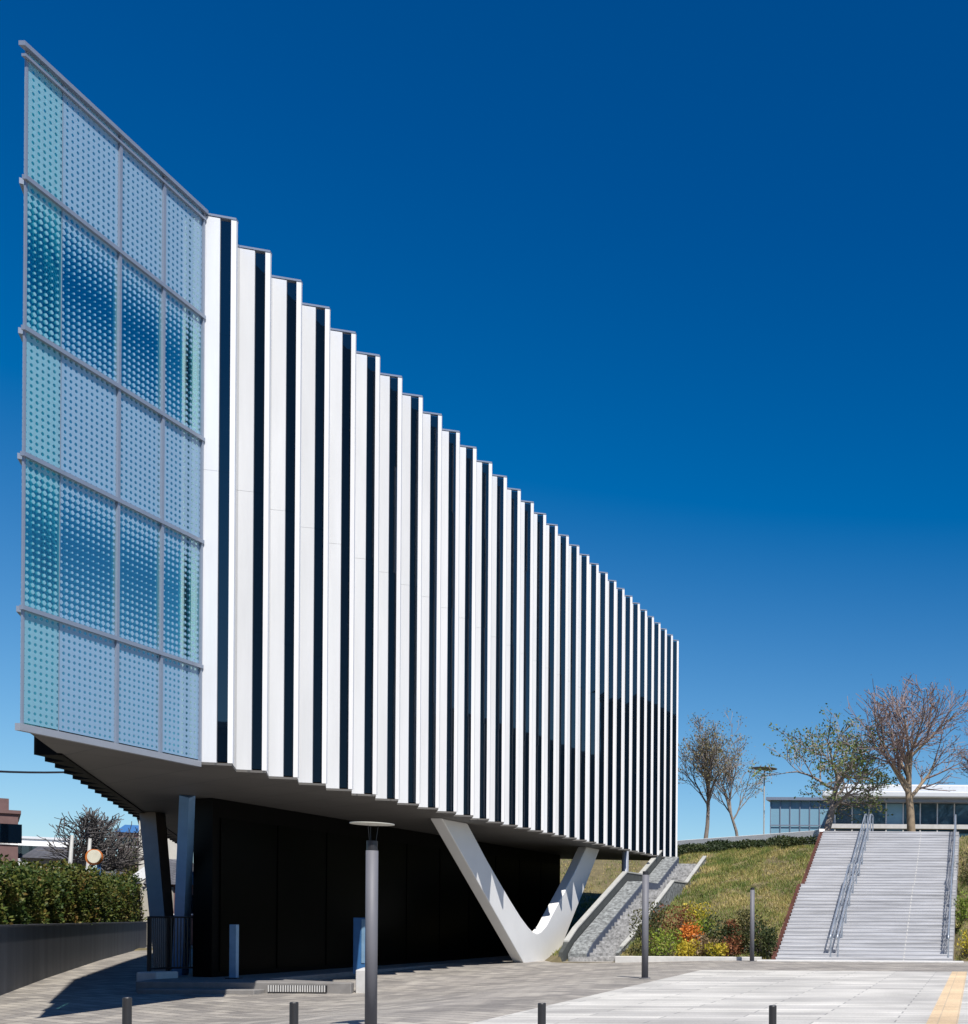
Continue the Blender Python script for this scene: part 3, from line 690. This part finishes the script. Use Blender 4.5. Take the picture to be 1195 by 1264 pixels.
def tree(name, base, h, label, seed, trunk_l, r, kids, spread, up, wander, bark, twig, leaf=None, nl=0, ls=.1, lj=.3, keep=(.55, .2, .15, .1), maxlev=4, minr=.014, scale_top=None, group='bare trees on the hilltop'):
    rng = random.Random(seed); mT = MB(); mC = MB(); tips = []
    grow(rng, mT, mC, tips, (0, 0, -.2), (rng.gauss(0, .03), rng.gauss(0, .03), 1), trunk_l, r, 0, maxlev, up, kids, spread, wander, minr, keep)
    zmax = max(v[2] for v in mC.v); f = h / zmax
    b = Vector(base)
    for mm in (mT, mC): mm.v = [(v[0] * f + b.x, v[1] * f + b.y, v[2] * f + b.z) for v in mm.v]
    e = empty(name, base, label, 'tree', group)
    mT.build('trunk', M[bark], e, smooth=True)
    c = mC.build('crown', M[twig], e)
    if leaf:
        ml = MB()
        for i in range(nl):
            t = rng.choice(tips) * f + b + Vector((rng.gauss(0, lj), rng.gauss(0, lj), rng.gauss(0, lj * .6)))
            ml.leaf(t, ls * rng.uniform(.6, 1.4), rng, up=.2)
        ml.build('leaves', M[leaf], e)
    return e
hb = lambda px, Y: (at(px, 1030, Y)[0], Y, 6.4)
tree('bare_tree', hb(872, 72), 9.6, 'slender upright tree with tan buds nearest the striped building', 21, 5.0, .17, (9, 5, 3, 3), (.58, .52, .55, .6), .13, .09, 'bark2', 'bark2', 'bud', 2200, .13, .25)
tree('bare_tree', hb(912, 74), 8.2, 'smaller slender tree with tan buds, second from the striped building', 33, 4.4, .13, (8, 5, 3, 3), (.62, .52, .55, .6), .11, .10, 'bark2', 'bark2', 'bud', 1600, .13, .25)
tree('leafing_tree', hb(1016, 64), 8.6, 'spreading tree with sparse green young leaves and level branches', 8, 4.0, .20, (9, 5, 4, 3), (1.2, .75, .7, .8), .015, .16, 'bark2', 'bark2', 'green', 4200, .18, .2, keep=(.5, .25, .15, .1))
tree('bare_tree', hb(1128, 65), 10.9, 'tall vase-shaped leafless tree with pale trunk above the wide stairs', 14, 4.6, .23, (9, 6, 4, 4), (.80, .58, .6, .7), .06, .12, 'bark', 'twig', 'pinkbud', 2200, .09, .2, keep=(.5, .2, .15, .1))
tree('bare_tree', hb(1232, 68), 8.6, 'leafless tree cut off by the right edge of the picture', 29, 4.2, .20, (9, 6, 6, 4), (.75, .55, .6, .7), .05, .13, 'bark', 'twig', 'pinkbud', 3000, .08, .2)
bx = at(95, 1085, 62)
tree('pollarded_tree', (bx[0], 62, bx[2] - 2.2), 6.6, 'dark pollarded leafless tree behind the hedge on the left', 40, 3.4,   .34, (11, 7, 5, 3), (.85, .6, .6, .7), .07, .12, 'bark3', 'bark3', keep=(.55, .3, .2, .1), minr=.02, group='trees behind the left hedge')

# ------------------------------------------------------------------ hilltop pavilion
PV = empty('glass_pavilion', (-2, 86, 6.4), 'low glass pavilion with a flat white roof on top of the hill', 'building')
pz0, pz1 = 6.4, 11.55
xl = at(1030, 1000, 86)[0]
MB().box(xl, 22, 86.3, 100, pz0, pz1).build('dark_core', M['inner'], PV)
MB().prism([(xl - .8, 84.6), (24, 84.6), (24, 101), (xl - .8, 101)], 11.75, 12.25).build('roof', M['roofw'], PV, bevel=.1)
MB().prism([(xl + .4, 85.4), (23, 85.4), (23, 100), (xl + .4, 100)], 12.252, 12.9).build('roof', M['roofw'], PV, bevel=.12)
MB().box(xl - .3, 23, 85.1, 86.2, 11.45, 11.745).build('eaves_beam', M['soffit_edge'], PV)
xs = xl + .05; i = 0
while xs < 8:
    MB().box(xs + .05, xs + 1.35, 86.18, 86.28, 8.25, 11.40).build('window', M['pav'] if i % 5 != 3 else M['wing'], PV)
    MB().box(xs - .05, xs + .045, 86.05, 86.24, 7.0, 11.44).build('mullion', M['roofw'], PV)
    xs += 1.4; i += 1
MB().box(xl - .6, 12, 84.9, 85.6, 9.25, 9.6).build('terrace_parapet', M['kerb'], PV)
wl0, wr0 = at(955, 1000, 92)[0], at(1014, 1000, 92)[0]
WG = MB().box(wl0, wr0 + 2.6, 90.5, 100, 6.4, 12.1).build('wing', M['wing'], PV)
m = MB(); k_ = 0
x = wl0
while x < wr0 + 2.6: m.box(x, x + .07, 90.4, 90.497, 6.4, 12.1); x += .85
m.box(wl0, wr0 + 2.6, 90.38, 90.398, 9.9, 10.0)
m.build('glazing_bars', M['frame'], WG)
MB().box(wl0 - .3, wr0 + 2.9, 90.1, 100.2, 12.1, 12.35).build('wing_roof', M['frame'], PV)
# slim mast with flat lamp head between the trees
mx = at(943, 1030, 70)
ML = empty('street_lamp', (mx[0], 70, 6.4), 'slim pale hilltop lamp post with a dark flat disc head between the trees', 'street lamp')
ztop = at(943, 950, 70)[2]
MB().tube([(mx[0], 70, 6.4), (mx[0], 70, ztop)], .045, 10).build('post', M['coping'], ML)
MB().disc((mx[0], 70, ztop), [(.12, 0), (.85, .05), (.85, .08), (.12, .14), (.01, .15)], 28).build('lamp_head', M['pole'], ML)

# ------------------------------------------------------------------ houses behind the hedge
def P(px, py, Y): return at(px, py, Y)
def house(name, px0, px1, pyeave, pyridge, Y, dep, wallm, roofm, label, wins=3, flat=False, cat='house', turn=0.0, ground=0.0):
    pc = P((px0 + px1) / 2, pyeave, Y); cx = pc[0]; phi = math.atan2(cx, Y); w = (px1 - px0) * Y * math.cos(phi) / F
    ze = pc[2]; zr = P((px0 + px1) / 2, pyridge, Y)[2]
    h = empty(name, (cx, Y, ground), label, cat); x0, x1 = cx - w / 2, cx + w / 2; o = .35
    MB().box(x0, x1, Y, Y + dep, ground, ze).build('wall', M[wallm], h)
    if flat: MB().box(x0 - .12, x1 + .12, Y - .12, Y + dep + .12, ze + .002, ze + .2).build('roof', M[roofm], h)
    else:
        ym = Y + dep / 2; m = MB()
        m.add([(x0 - o, Y - o, ze), (x1 + o, Y - o, ze), (x1 + o, Y + dep + o, ze), (x0 - o, Y + dep + o, ze), (x0 + w * .22, ym, zr), (x1 - w * .22, ym, zr)],
              [(0, 1, 5, 4), (1, 2, 5), (2, 3, 4, 5), (3, 0, 4), (3, 2, 1, 0)])
        m.build('roof', M[roofm], h)
    for i in range(wins):
        xw = x0 + (i + .5) * w / wins
        f = MB().box(xw - .45, xw + .45, Y - .04, Y - .002, ze - 1.7, ze - .6).build('window', M['strip'], h)
        MB().box(xw - .53, xw + .53, Y - .07, Y - .042, ze - 1.8, ze - 1.72).build('sill', M['whitew'], f)
    h.rotation_euler.z = -phi + turn
    return h
hb_ = house('brown_house', -45, 23, 1003, 990, 60, 7, 'brown', 'brown', 'dark brown flat-roofed house at the left edge behind the hedge', 4, True)
MB().box(hb_.location.x - 2.5, hb_.location.x + .75, 60.3, 66, P(0, 1002, 60)[2], P(0, 984, 60)[2]).build('upper_storey', M['brown'], hb_)
house('tiled_house', 34, 92, 1060, 1042, 66, 7, 'cream', 'roofg', 'house with a low grey tiled roof behind the hedge, left of the pollarded tree')
house('white_building', 12, 90, 1036, 1030, 90, 8, 'whitew', 'roofw', 'long white flat building behind the tiled house', 6, True, 'building')
house('tiled_house', 98, 166, 1090, 1073, 56, 7, 'cream', 'roofg', 'low house with a dark roof just above the hedge, beside the traffic mirror', 2)
# white railed outside stair
h = empty('outside_stair', (P(176, 1085, 61)[0], 61, 0), 'white slanted stair balustrade with slots beyond the hedge', 'stair')
q0, q1 = P(160, 1083, 61), P(189, 1062, 61); q2, q3 = P(189, 1079, 61), P(164, 1092, 61)
m = MB()
def slant(u0, u1, v0, v1):
    def pt(u, v): a = Vector(q0).lerp(Vector(q1), u); b = Vector(q3).lerp(Vector(q2), u); return b.lerp(a, v)
    A = [pt(u0, v0), pt(u1, v0), pt(u1, v1), pt(u0, v1)]
    m.add([(p.x, 61, p.z) for p in A] + [(p.x, 61.2, p.z) for p in A], [(0, 1, 2, 3), (7, 6, 5, 4), (0, 4, 5, 1), (1, 5, 6, 2), (2, 6, 7, 3), (3, 7, 4, 0)])
slant(0, 1, .78, 1); m.build('top_rail', M['whitew'], h); m = MB(); slant(0, 1, 0, .3); m.build('bottom_rail', M['whitew'], h)
m = MB()
for i in range(6): slant(i / 5 - (.09 if i else 0) , i / 5 + (.09 if i < 5 else 0), .302, .778)
m.build('balusters', M['whitew'], h)
m = MB(); m.box(q3[0], q2[0] + .5, 61.0, 62, 0, q3[2] - .1); m.build('base_wall', M['cream'], h)
house('cream_house', 172, 238, 1012, 1008, 74, 7, 'cream', 'roofg', 'cream house behind the rear column under the building', 0, True)
house('tiled_house', 186, 250, 1092, 1058, 62, 6, 'brown', 'roofg', 'dark house below the cream house, seen between the rear columns', 2)
house('far_block', 146, 182, 1028, 1015, 130, 10, 'brown', 'bluep', 'distant grey block with a blue roof left of the cream house', 3, cat='building')
for i, (px, pt, Y, wpx, lb) in enumerate([(138, 1040, 82, 40, 'brownish green bushy tree right of the traffic mirror'), (160, 1036, 86, 40, 'taller brownish bushy tree left of the cream house'), (176, 1042, 84, 34, 'green bushy tree beside the cream house wall')]):
    shrub(px, pt, 1082, Y, wpx, 'olive', lb, n=1300, size=.30, seed=60 + i, group='bushy trees behind the left hedge')
# traffic mirror
c = P(117, 1058, 54); t = empty('traffic_mirror', (c[0], 54, 0), 'round traffic mirror with an orange rim on a blue pole behind the hedge', 'mirror')
def ydisc(m, cx, cy, cz, r, y0, y1, n=28):
    a = [(cx + r * math.cos(2 * math.pi * k / n), cz + r * math.sin(2 * math.pi * k / n)) for k in range(n)]
    m.add([(x, y0, z) for x, z in a] + [(x, y1, z) for x, z in a], [tuple(range(n)), tuple(range(2 * n - 1, n - 1, -1))] + [(k, n + k, n + (k + 1) % n, (k + 1) % n) for k in range(n)])
m = MB(); ydisc(m, c[0] - .09, 0, c[2], .41, 54.0, 54.14); rim = m.build('rim', M['orange'], t)
m = MB(); ydisc(m, c[0], 0, c[2] + .03, .34, 53.93, 53.998); m.build('mirror_face', M['mirror'], t)
MB().tube([(c[0] + .05, 54.2, 0), (c[0] + .05, 54.2, c[2] + .3)], .09, 10).build('pole', M['bluep'], t)
for i, (px, pt, lb) in enumerate([(87, 1031, 'white leaning post left of the traffic mirror, below the pollarded tree'), (109, 1035, 'short white post just left of the traffic mirror rim')]):
    a = P(px, pt, 58); tag(MB().tube([(a[0] - .1, 58, 0), (a[0] - .05, 58, a[2] * .6), (a[0] + .1, 58, a[2])], [.13, .11, .07], 8).build('white_post', M['coping'], smooth=True), lb, 'post')
# overhead cable
a, b = P(-120, 944, 46), P(150, 950, 62)
pts = [Vector(a).lerp(Vector(b), i / 12) - Vector((0, 0, .25 * math.sin(math.pi * i / 12))) for i in range(13)]
tag(MB().tube(pts, .06, 6).build('overhead_cable', M['black']), 'dark overhead cable crossing the sky at the left edge', 'cable')

# ------------------------------------------------------------------ town behind the viewer, seen only as reflections in the glass strips
for (x0, x1_, y0, y1, zt, lb) in [(-44, -8, -62, -50, 17, 'low dark brick block across the street, mirrored in the near glass strips'),
                                   (-6, 12, -66, -52, 24, 'mid-height dark brick block across the street, mirrored in the middle glass strips'),
                                   (14, 40, -70, -54, 36, 'tall dark brick block across the street, mirrored in the far glass strips')]:
    h = empty('brick_block', ((x0 + x1_) / 2, (y0 + y1) / 2, -.7), lb, 'building', 'blocks across the street')
    MB().box(x0, x1_, y0, y1, -.8, zt).build('wall', M['brick'], h); MB().box(x0 - .3, x1_ + .3, y0 - .3, y1 + .3, zt, zt + .5).build('roof', M['roofg'], h)
    for fl_ in range(int(zt // 3.4)):
        MB().box(x0 + 1, x1_ - 1, y1 + .002, y1 + .06, fl_ * 3.4 + 1.2, fl_ * 3.4 + 2.7).build('window', M['black'], h)
